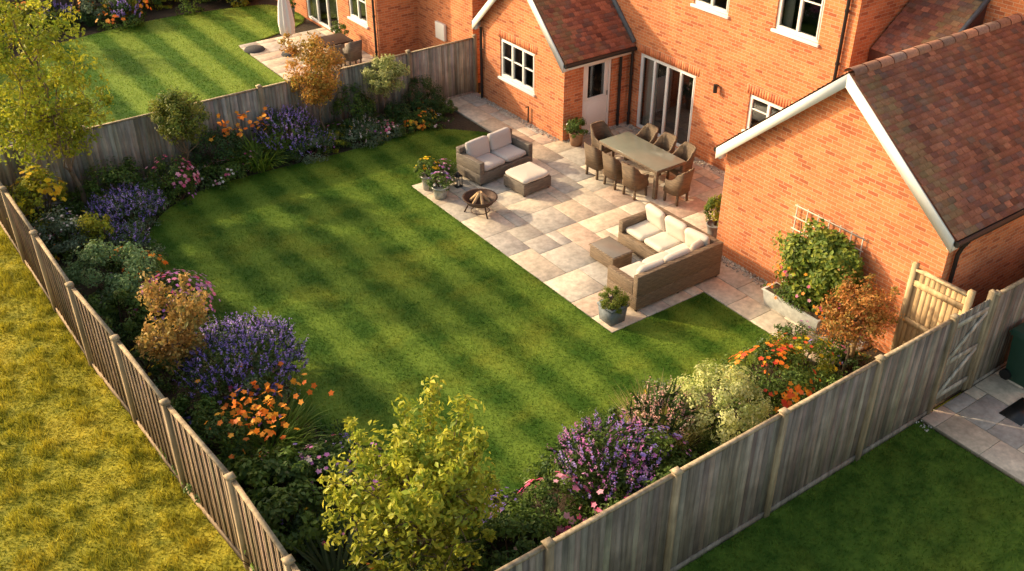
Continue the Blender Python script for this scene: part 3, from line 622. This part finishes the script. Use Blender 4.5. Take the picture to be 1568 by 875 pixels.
e=empty('wicker_corner_sofa',(0,0,.055));mb=MB()
x0,x1,y0,y1=11.15,13.42,11.52,13.68
mb.box(x0,x1,y0,y0+.88,.05,.34);mb.box(x1-.88,x1,y0+.881,y1,.05,.34)
mb.box(x0,x1,y0,y0+.13,.341,.80);mb.box(x1-.13,x1,y0+.131,y1,.341,.80)
mb.box(x0,x0+.13,y0+.131,y0+.88,.341,.62);mb.box(x1-.88,x1-.131,y1-.13,y1,.341,.62)
for p in((x0+.06,y0+.06),(x0+.06,y0+.8),(x1-.06,y0+.06),(x1-.06,y1-.06),(x1-.82,y1-.06),(12.3,y0+.06)):mb.box(p[0]-.03,p[0]+.03,p[1]-.03,p[1]+.03,0,.05,1)
mb.obj('wicker_frame',[WICKT,BLK],e,bevel=.015)
mb=MB()
for i in range(2):mb.cushion((x0+.14+.35+i*.7,y0+.52,.42),(.69,.7,.16),0,0,CU);mb.cushion((x0+.14+.35+i*.7,y0+.22,.66),(.66,.17,.40),0,0,CU,lean=.2)
mb.cushion((x1-.14-.34,y0+.52,.42),(.7,.7,.16),0,0,CU)
for i in range(2):mb.cushion((x1-.48,y0+.88+.31+i*.58-.02,.42),(.7,.57,.16),0,0,CU)
for yy,rz in((y0+.46,.15),(y0+1.06,.05),(y0+1.68,-.08)):mb.cushion((x1-.27,yy,.71),(.58,.17,.46),math.pi*.5+rz,0,CU,lean=-.25)
mb.cushion((x1-.45,y0+.3,.67),(.46,.15,.40),math.radians(12),0,(.58,.48,.39),lean=.3)
mb.obj('cushions',[FAB],e,smooth=True)
e=empty('wicker_coffee_table',(12.0,13.27,.055));mb=MB();mb.box(-.26,.26,-.37,.37,.03,.30);mb.box(-.285,.285,-.395,.395,.301,.325,0);mb.obj('wicker_base',[WICKT],e,bevel=.01)
mb=MB();mb.box(-.25,.25,-.36,.36,.3255,.335);mb.obj('glass_top',[amat('grey_top',.25,4,.9,1.1,bst=0,color=(.22,.19,.16),spec=.5)],e,bevel=.003)
e=empty('dining_table',(15.02,15.75,.055));mb=MB();mb.box(-.46,.46,-1.03,1.03,.66,.73)
for x in(-.41,.41):
    for y in(-.97,.97):mb.box(x-.045,x+.045,y-.045,y+.045,0,.659)
mb.obj('wicker_frame',[WICKT],e,bevel=.01);mb=MB();mb.box(-.45,.45,-1.02,1.02,.731,.742);mb.obj('glass_top',[GLASSTOP],e,bevel=.003)
def chair(loc,rz,mat=None):
    mb=MB();mb.box(-.22,.25,-.235,.235,.28,.42)
    for x in(-.18,.21):
        for y in(-.2,.2):mb.beam((x,y,0),(x*.97,y*.97,.28),.05,.05,0,up=(0,1,0))
    n=28;V=[];sg=lambda v,p:np.sign(v)*abs(v)**p
    for i in range(n+1):
        t=math.radians(-125+250*i/n);cx,cy=-sg(math.cos(t),.6),sg(math.sin(t),.6)
        c=abs(i-n/2)/(n/2);zt=.95-.31*min(1,max(0,(c-.34)/.42))**1.1
        for r,z in((.27,.28),(.295,zt),(.25,zt),(.23,.28)):
            V.append((cx*r*.95+.01-(.07*(z-.42)/.48 if z>.5 and c<.45 else 0),cy*r,z))
    F=[]
    for i in range(n):
        for k in range(4):F.append([i*4+k,i*4+(k+1)%4,(i+1)*4+(k+1)%4,(i+1)*4+k])
    F+=[[0,1,2,3],[n*4+3,n*4+2,n*4+1,n*4]]
    mb.add(V,F);mb.cushion((.02,0,.44),(.42,.40,.07),0,1,(.40,.32,.24))
    return mb.obj('wicker_dining_chair',[mat or WICKC,FAB],loc=(*loc,.055),rz=rz,scale=.92)
for y in(16.5,15.85,15.2):chair((14.34+rng.uniform(-.04,.04),y),rng.uniform(-.12,.12))
for y in(16.45,15.8,15.15):chair((15.72,y),math.pi+rng.uniform(-.15,.15))
chair((14.95,14.42),math.pi/2+.15);chair((15.0,17.12),-math.pi/2)
mb=MB();c=(10.97,16.6,.055);prof=[(.02,.16),(.18,.19),(.31,.27),(.37,.37),(.40,.38),(.40,.395),(.36,.39),(.30,.30),(.15,.23),(.01,.22)]
mb.lathe(c,prof,0,seg=28)
for k in range(3):
    a=k*2.094+.4;mb.tube([(c[0]+.36*math.cos(a),c[1]+.36*math.sin(a),.055),(c[0]+.24*math.cos(a),c[1]+.24*math.sin(a),.30)],.018,0)
mb.lathe(c,[(.2,.04),(.22,.05),(.2,.06)],0)
for k in range(6):
    a=k*1.05+.2;mb.tube([(c[0]+.22*math.cos(a),c[1]+.22*math.sin(a),.34),(c[0]+.03*math.cos(a+.4),c[1]+.03*math.sin(a+.4),.55)],.035,1,(.55,.36,.19),7)
mb.obj('fire_bowl',[RUST,BARK],smooth=False)
def pot(name,x,y,r,h,col,mat,plant,z=.055,square=False):
    e=empty(name,(0,0,0));mb=MB()
    if square:
        a=r;b=r*.85;mb.hexa([(x+u*b,y+v*b,z) for u,v in((-1,-1),(1,-1),(1,1),(-1,1))]+[(x+u*a,y+v*a,z+h) for u,v in((-1,-1),(1,-1),(1,1),(-1,1))],0,col)
        mb.box(x-a-.015,x+a+.015,y-a-.015,y+a+.015,z+h-.03,z+h+.012,0,col);mb.box(x-a+.02,x+a-.02,y-a+.02,y+a-.02,z+h+.01,z+h+.016,1,(.04,.03,.02))
    else:
        mb.lathe((x,y,z),[(0.01,0),(r*.72,0),(r*.82,h*.5),(r*.97,h*.93),(r*1.05,h*.94),(r*1.05,h),(r*.9,h),(r*.88,h*.9),(.01,h*.9)],0,col,22)
    mb.obj('pot',[mat,SOIL],e,smooth=False)
    pm=MB();plant(pm,x,y,z+h*.9);pm.obj('plant',[LEAF,BARK],e);return e
GREYP=(.17,.19,.21)
pot('box_shrub_planter',10.64,11.62,.2,.36,GREYP,TERRA,lambda m,x,y,z:bush('',x,y,.27,.42,[(.20,.24,.025),(.26,.28,.035),(.12,.17,.025)],3600,.035,40,.3,z0=z-.06,mb=m),square=True)
pot('potted_plant',14.98,18.15,.2,.34,(.3,.17,.10),TERRA,lambda m,x,y,z:bush('',x,y,.28,.45,G1,1600,.05,z0=z-.05,mb=m,fl=[('p',WHF,12,.03)]))
pot('potted_plant',14.45,12.72,.18,.34,(.2,.2,.2),TERRA,lambda m,x,y,z:bush('',x,y,.25,.75,G1+GY,1500,.07,z0=z-.05,mb=m))
pot('flower_pot',10.62,17.72,.2,.3,(.4,.41,.4),METAL,lambda m,x,y,z:bush('',x,y,.3,.4,G1,1500,.05,z0=z-.05,mb=m,fl=[('p',MAG+PUR,40,.04),('p',WHF,12,.04)]))
pot('flower_pot',10.95,18.15,.19,.32,(.4,.41,.4),METAL,lambda m,x,y,z:bush('',x,y,.3,.42,G1,1500,.05,z0=z-.05,mb=m,fl=[('p',MAG+PNK,35,.04)]))
pot('flower_pot',10.62,18.25,.18,.36,(.38,.37,.35),METAL,lambda m,x,y,z:bush('',x,y,.27,.5,G1,1500,.05,z0=z-.05,mb=m,fl=[('p',YEL,50,.045)]))
pot('flower_pot',11.3,18.35,.13,.24,(.25,.25,.25),METAL,lambda m,x,y,z:bush('',x,y,.16,.25,GG,700,.04,z0=z-.05,mb=m))
e=empty('lantern',(11.25,17.95,.055));mb=MB();mb.box(-.08,.08,-.08,.08,0,.03);mb.box(-.08,.08,-.08,.08,.27,.3)
for u in(-.07,.07):
    for v in(-.07,.07):mb.box(u-.008,u+.008,v-.008,v+.008,.03,.27)
mb.hexa([(-.07,-.07,.3),(.07,-.07,.3),(.07,.07,.3),(-.07,.07,.3),(-.02,-.02,.37),(.02,-.02,.37),(.02,.02,.37),(-.02,.02,.37)]);mb.obj('cage',[BLK],e);mb=MB();mb.tube([(0,0,.03),(0,0,.15)],.03,0,(.8,.75,.6));mb.obj('candle',[FAB],e)
e=empty('trough_planter');mb=MB();TC=(.55,.56,.52)
mb.hexa([(13.40,9.05,.06),(13.70,9.05,.06),(13.70,10.30,.06),(13.40,10.30,.06),(13.36,9.0,.38),(13.74,9.0,.38),(13.74,10.35,.38),(13.36,10.35,.38)],0,TC)
mb.box(13.34,13.76,8.98,10.37,.381,.41,0,TC);mb.box(13.38,13.72,9.03,10.32,.411,.416,1);mb.obj('trough',[METAL,SOIL],e,bevel=.006)
mb=MB()
for k in range(7):mb.box(13.99,14.01,8.85+k*.25,8.87+k*.25,.1,2.05)
for k in range(8):mb.box(13.97,13.989,8.8,10.4,.3+k*.245,.32+k*.245)
mb.obj('trellis',[amat('trellis_wood',.8,8,.8,1.1,color=(.55,.49,.40))],e)
mb=MB();P,Nn,k=cloud((13.74,9.48,1.08),(.34,.88,.86),12500,80,.3,.2);leaves(mb,P,Nn+[-.5,0,.2],.095*rng.uniform(.6,1.3,len(P)),pal([(.10,.16,.02),(.16,.22,.03),(.28,.31,.035)],len(P),.25),.6)
FP,FN,_=cloud((13.62,9.6,.7),(.36,.85,.6),80,20,.3,.9);petals(mb,FP,FN+[-1,0,.3],.04,pal(PNK+YEL+ORG,80,.1))
P,Nn,k=cloud((13.55,9.7,.45),(.24,.66,.22),2200,30,.4,.4);leaves(mb,P,Nn,.06,pal(G1,len(P)),.5)
for k in range(6):mb.tube(limb((13.6,9.2+k*.17,.4),(13.92,8.9+k*.25,1.8),6,.06),.01,1,(.1,.06,.03),5)
mb.obj('climbing_plant',[LEAF,BARK],e)
mb=MB();BG=(.016,.055,.035);x,y=15.35,6.02
mb.hexa([(x-.24,y-.27,.06),(x+.24,y-.27,.06),(x+.24,y+.25,.06),(x-.24,y+.25,.06),(x-.29,y-.34,.95),(x+.29,y-.34,.95),(x+.29,y+.3,.95),(x-.29,y+.3,.95)],0,BG)
mb.hexa([(x-.31,y-.37,.951),(x+.31,y-.37,.951),(x+.31,y+.34,.951),(x-.31,y+.34,.951),(x-.27,y-.3,1.03),(x+.27,y-.3,1.03),(x+.27,y+.34,1.06),(x-.27,y+.34,1.06)],0,BG)
mb.tube([(x-.3,y+.36,1.0),(x+.3,y+.36,1.0)],.02,0,BG);mb.tube([(x-.3,y+.22,.15),(x-.24,y+.22,.15)],.1,0,(.01,.01,.01),14);mb.tube([(x+.24,y+.22,.15),(x+.3,y+.22,.15)],.1,0,(.01,.01,.01),14)
mb.obj('wheelie_bin',[amat('bin_plastic',.45,8,.9,1.1,bst=0,spec=.5)],bevel=.015)
mb=MB();px,py=11.85,28.5;mb.tube([(px,py,.05),(px,py,2.3)],.022,0,(.3,.28,.25));
mb.lathe((px,py,0),[(.06,.65),(.19,.7),(.22,1.05),(.17,1.6),(.09,2.05),(.03,2.25)],0,(.80,.72,.70),32,wob=lambda k,i:.2*math.sin(k*math.pi/2+.2*i))
mb.lathe((px-.75,py+1.0,.06),[(.01,.06),(.3,.05),(.33,0)],0,(.06,.06,.06));mb.lathe((px,py,.05),[(.01,.07),(.25,.06),(.28,0)],0,(.06,.06,.06));mb.obj('folded_parasol',[FAB],smooth=True)
mb=MB();mb.box(12.1,13.2,26.75,27.6,.68,.73)
for a in(12.17,13.13):
    for b in(26.82,27.53):mb.box(a-.03,a+.03,b-.03,b+.03,.05,.68)
mb.obj('garden_table',[RUST],bevel=.005)
for c in((12.3,26.4,1.57),(12.95,26.4,1.57)):chair(c[:2],c[2],WICK)
pot('potted_plant',13.3,27.95,.2,.4,GREYP,TERRA,lambda m,x,y,z:bush('',x,y,.3,.5,G1,900,.06,z0=z,mb=m))
pot('potted_plant',13.3,31.6,.2,.4,GREYP,TERRA,lambda m,x,y,z:bush('',x,y,.25,.4,G1,900,.06,z0=z,mb=m))
# ---------------------------------------------------------------- planting
P_='p'
YT=[(.34,.38,.03),(.43,.43,.035),(.22,.29,.03),(.54,.48,.04)]
tree('yellow_maple_tree',3.75,21.9,5.2,3.25,(1.5,1.3,1.85),YT,11500,.10,(-.45,-.1),.06,34,.17,spiky=16,dense=1500)
bush('yellow_shrub',2.75,21.3,.6,1.5,GY,2200,.09,fl=[(P_,YEL,70,.08)])
bush('green_shrub',4.6,21.7,.8,1.0,G1,3200,.08)
bush('rose_bush',5.65,21.5,.55,.95,G1,2200,.06,fl=[(P_,PNK,75,.055)])
tree('topiary_tree',6.15,21.75,2.4,1.75,(.62,.62,.62),[(.14,.19,.03),(.23,.25,.04),(.10,.15,.03),(.32,.29,.05)],2500,.065,(0,0),.035,16,.25,bark=(.15,.1,.06),dense=5500)
bush('pink_flowers',6.85,21.45,.5,.5,G1,1600,.06,fl=[(P_,WHF+PNK,60,.045)])
bush('dark_shrub',7.0,22.1,.6,1.1,GD,2500,.07)
mb=MB();blades(mb,(7.9,21.7,0),.3,260,.95,.035,[(.18,.28,.03),(.24,.33,.04)],.7)
d=np.stack([rng.normal(7.8,.4,55),rng.normal(22.0,.2,55),rng.uniform(.9,1.35,55)],1);petals(mb,d,np.tile([0,-.3,1.],(55,1))+rng.normal(size=(55,3))*.4,.065,pal(ORG,55,.1));mb.obj('daylily',[LEAF])
bush('purple_salvia',8.8,22.0,.7,1.1,G1,2600,.06,fl=[('s',PUR,190,.047,.24)])
bush('lavender',9.2,21.5,.5,.6,GG,2000,.05,fl=[('s',GG+PUR,70,.035,.22)])
bush('dwarf_shrub',8.4,21.6,.35,.4,GD,1200,.05)
tree('copper_maple_tree',9.9,22.15,2.5,1.95,(.76,.74,.76),[(.58,.25,.06),(.48,.30,.06),(.62,.36,.09),(.32,.28,.05)],4500,.075,(-.1,0),.035,20,.25,spiky=6,dense=2500)
bush('dark_shrub',10.8,22.2,.5,1.3,GD+G1,2600,.07)
bush('green_shrub',9.85,21.6,.35,.45,GY,900,.05)
bush('lavender',10.65,21.5,.5,.55,GG,2000,.05,fl=[('s',GG+WHF,80,.035,.2)])
bush('pink_flowers',11.3,21.5,.4,.4,GG,1300,.05,fl=[(P_,WHF+PNK,40,.045)])
tree('variegated_standard_tree',11.75,22.15,1.7,1.42,(.58,.58,.5),GV,2000,.06,(0,0),.03,16,.3,bark=(.16,.12,.08),dense=4500)
bush('round_shrub',12.85,22.15,.5,1.05,GD,3600,.05,ncl=60,cr=.25)
bush('orange_flowers',12.35,21.6,.45,.45,G1,1500,.05,fl=[(P_,ORG+YEL,60,.05)])
bush('box_ball',13.3,21.75,.3,.45,G1,2000,.04,ncl=40,cr=.25)
bush('dark_shrub',11.9,21.95,.4,.7,GD,1300,.06)
bush('grey_shrub',2.95,20.2,.65,.95,GG,2600,.06,fl=[(P_,WHF,60,.035)])
bush('yellow_shrub',3.45,19.75,.4,.95,GY+YT,1900,.06)
bush('catmint',4.35,20.75,.75,.65,GG,3000,.05,fl=[('s',PUR,230,.04,.22)])
bush('lavender',3.95,19.6,.45,.5,GG,1600,.05,fl=[('s',PUR,60,.035,.2)])
bush('orange_flowers',3.65,18.95,.3,.45,G1,1100,.05,fl=[(P_,ORG,45,.05)])
bush('orange_flowers',3.95,18.35,.4,.5,G1,1300,.05,fl=[(P_,ORG,75,.055)])
bush('hydrangea_shrub',3.15,17.8,.85,1.2,[(.18,.28,.11),(.26,.37,.16),(.12,.20,.07)],5200,.075,50,.28)
bush('green_shrub',2.9,16.6,.6,.9,G1,2500,.07)
bush('rose_bush',3.95,16.65,.72,.8,G1,3000,.055,fl=[(P_,MAG+PNK,240,.052)])
bush('groundcover_shrub',3.95,15.7,.55,.5,G1+GD,2000,.06)
tree('copper_tree',3.3,14.2,2.3,1.45,(.62,.62,.66),CO,4200,.085,(0,0),.035,20,.24,bark=(.28,.2,.13),spiky=8)
bush('lavender_bush',4.15,13.75,.98,1.15,GG+G1,7000,.06,70,.26,fl=[('s',PUR,560,.038,.2)])
bush('green_shrub',3.0,13.0,.5,.8,G1,2200,.07)
mb=MB();blades(mb,(3.85,12.1,0),.5,460,.75,.03,[(.11,.20,.028),(.17,.24,.035)],.7)
n=130;d=np.stack([rng.normal(3.8,.38,n),rng.normal(12.1,.38,n),rng.uniform(.6,1.0,n)],1);petals(mb,d,np.tile([0,0,1.],(n,1))+rng.normal(size=(n,3))*.5,.057,pal(ORG,n,.15));mb.obj('daylily',[LEAF])
bush('green_shrub',3.15,12.2,.45,.9,GD+G1,1800,.07)
bush('hosta',3.45,11.0,.6,.75,G1,2600,.1,asp=.6)
bush('hosta',3.3,10.1,.6,.75,G1,2400,.1,asp=.6)
bush('geranium',4.25,10.9,.5,.55,GD+G1,2200,.07,fl=[(P_,MAG+WHF,60,.05)])
bush('geranium',4.6,10.2,.45,.5,G1,1800,.07,fl=[(P_,MAG,45,.05)])
tree('yellow_cherry_tree',4.42,8.45,2.9,1.5,(1.15,1.1,1.0),[(.43,.43,.045),(.32,.37,.035),(.56,.51,.06),(.21,.29,.03)],9500,.105,(.05,0),.05,32,.17,asp=.5,spiky=18,dense=1000)
mb=MB();blades(mb,(3.4,8.9,0),.2,160,.8,.05,[(.05,.08,.03),(.08,.11,.05)],.4,spread=1.0);mb.obj('cordyline',[LEAF])
bush('fern_shrub',5.6,7.9,.7,.75,G1,3000,.08)
bush('pansies',5.9,8.6,.5,.4,GD+G1,1800,.06,fl=[(P_,PUR,60,.05)])
bush('green_shrub',5.2,7.1,.6,.9,G1,2500,.08)
bush('rose_bush',6.6,8.15,.5,.75,G1,2400,.065,fl=[(P_,PNK,50,.065)])
bush('lavender_bush',7.7,8.3,.74,.9,G1,4800,.06,50,.32,fl=[('s',PUR+MAG,260,.042,.26)])
bush('phlox_bush',8.25,8.05,.66,.88,G1,3800,.06,44,.32,fl=[(P_,MAG+PUR,190,.045)])
bush('rose_bush',7.3,7.6,.5,.7,G1,2000,.065,fl=[(P_,PNK,32,.06)])
mb=MB();blades(mb,(9.0,8.5,0),.42,520,.9,.018,[(.42,.40,.12),(.52,.42,.18),(.28,.34,.07)],.3,spread=.35);spikes(mb,(9.0,8.5,.45),(.52,.4,.36),120,.33,[(.84,.45,.40),(.78,.54,.45)],size=.04);mb.obj('ornamental_grass',[LEAF])
bush('variegated_shrub',9.95,8.2,.72,1.15,[(.62,.62,.22),(.76,.75,.36),(.38,.45,.12)],9500,.058,70,.24,inner=.8,var=.18)
bush('orange_flower_bush',11.3,8.3,.72,.95,G1,4200,.065,fl=[(P_,ORG+REDF,130,.062)])
bush('green_shrub',12.2,8.4,.6,.8,G1+GY,2800,.06,fl=[(P_,REDF+YEL,45,.05)])
tree('red_maple_tree',13.0,8.05,1.9,1.12,(.66,.63,.60),RD,3500,.065,(.1,0),.03,16,.28,stake=True,spiky=5,dense=2000)
bush('dark_shrub',11.7,7.3,.6,.8,G1,2000,.07);bush('dark_shrub',9.5,7.2,.5,.6,G1,1600,.07);bush('dark_shrub',8.2,7.2,.6,.8,G1,2000,.07)
mb=MB()
L=np.array(edge)
for i in range(280):
    s=rng.random()
    if s<.4:x,y=rng.uniform(2.6,5.0),rng.uniform(7,22)
    elif s<.72:x,y=rng.uniform(3,13.3),rng.uniform(20.9,22.3)
    else:x,y=rng.uniform(3,13.3),rng.uniform(6.9,9.3)
    if inpoly(np.array([[x,y]]),lawn)[0]:continue
    if min(np.hypot(L[:,0]-x,L[:,1]-y))<.2:continue
    bush('',x,y,rng.uniform(.25,.42),rng.uniform(.25,.5),[GD+G1,G1,GG+G1][rng.integers(0,3)],480,.065,12,.4,mb=mb,fl=[[],[],[(P_,[PNK,MAG,ORG,PUR][rng.integers(0,4)],10,.04)],[(P_,[WHF,MAG,YEL,PUR][rng.integers(0,4)],9,.04)]][rng.integers(0,4)])
mb.obj('groundcover_plants',[LEAF,BARK])
mb=MB()
for i in range(70):
    t=rng.random()
    if t<.6:x,y=rng.uniform(2.5,14),rng.uniform(34.3,36.5)
    else:x,y=rng.uniform(2.2,3.1),rng.uniform(24,35)
    bush('',x,y,rng.uniform(.4,.8),rng.uniform(.5,1.3),[GD,G1,GG,GY][rng.integers(0,4)],800,.1,16,.35,mb=mb,fl=[[],[(P_,ORG,20,.09)],[('s',PUR,40,.07,.3)],[]][rng.integers(0,4)])
mb.obj('flower_border',[LEAF,BARK])
tree('garden_tree',4.2,35.5,3.5,2.2,(1.1,1.1,1.2),G1,3500,.12);tree('garden_tree',1.6,33,4,2.5,(1.4,1.4,1.5),GY,4000,.13)
fence('wooden_fence',[(1.6,37),(20,37)],1.7,2.1,-1)
# ---------------------------------------------------------------- light, world, camera
el=math.radians(25);hd=np.array([1,-1.45]);hd=hd/np.linalg.norm(hd)
D=Vector((hd[0]*math.cos(el),hd[1]*math.cos(el),-math.sin(el)))
sl=bpy.data.lights.new('sun','SUN');sl.energy=5;sl.angle=math.radians(1.2);sl.color=(1,.81,.52);so=bpy.data.objects.new('sun',sl);SC.collection.objects.link(so);so.rotation_euler=D.to_track_quat('-Z','Y').to_euler();so.location=(-20,40,30)
w=bpy.data.worlds.new('World');SC.world=w;w.use_nodes=True;nt=w.node_tree;bg=nt.nodes['Background'];sk=nt.nodes.new('ShaderNodeTexSky');sk.sky_type='NISHITA';sk.sun_disc=False;sk.sun_elevation=el;sk.sun_rotation=math.radians(325.4);sk.dust_density=3
mx=nt.nodes.new('ShaderNodeMix');mx.data_type='RGBA';mx.blend_type='MULTIPLY';mx.inputs[0].default_value=1;nt.links.new(sk.outputs[0],mx.inputs[6]);mx.inputs[7].default_value=(1.14,1,.78,1)
nt.links.new(mx.outputs[2],bg.inputs[0]);bg.inputs[1].default_value=.33
cd=bpy.data.cameras.new('camera');cd.sensor_width=36;cd.lens=36*1530.6/1568;cd.clip_end=2000
co=bpy.data.objects.new('camera',cd);SC.collection.objects.link(co);co.location=(0,0,11);co.rotation_euler=(math.radians(90-33.03),0,math.radians(-35.53));SC.camera=co
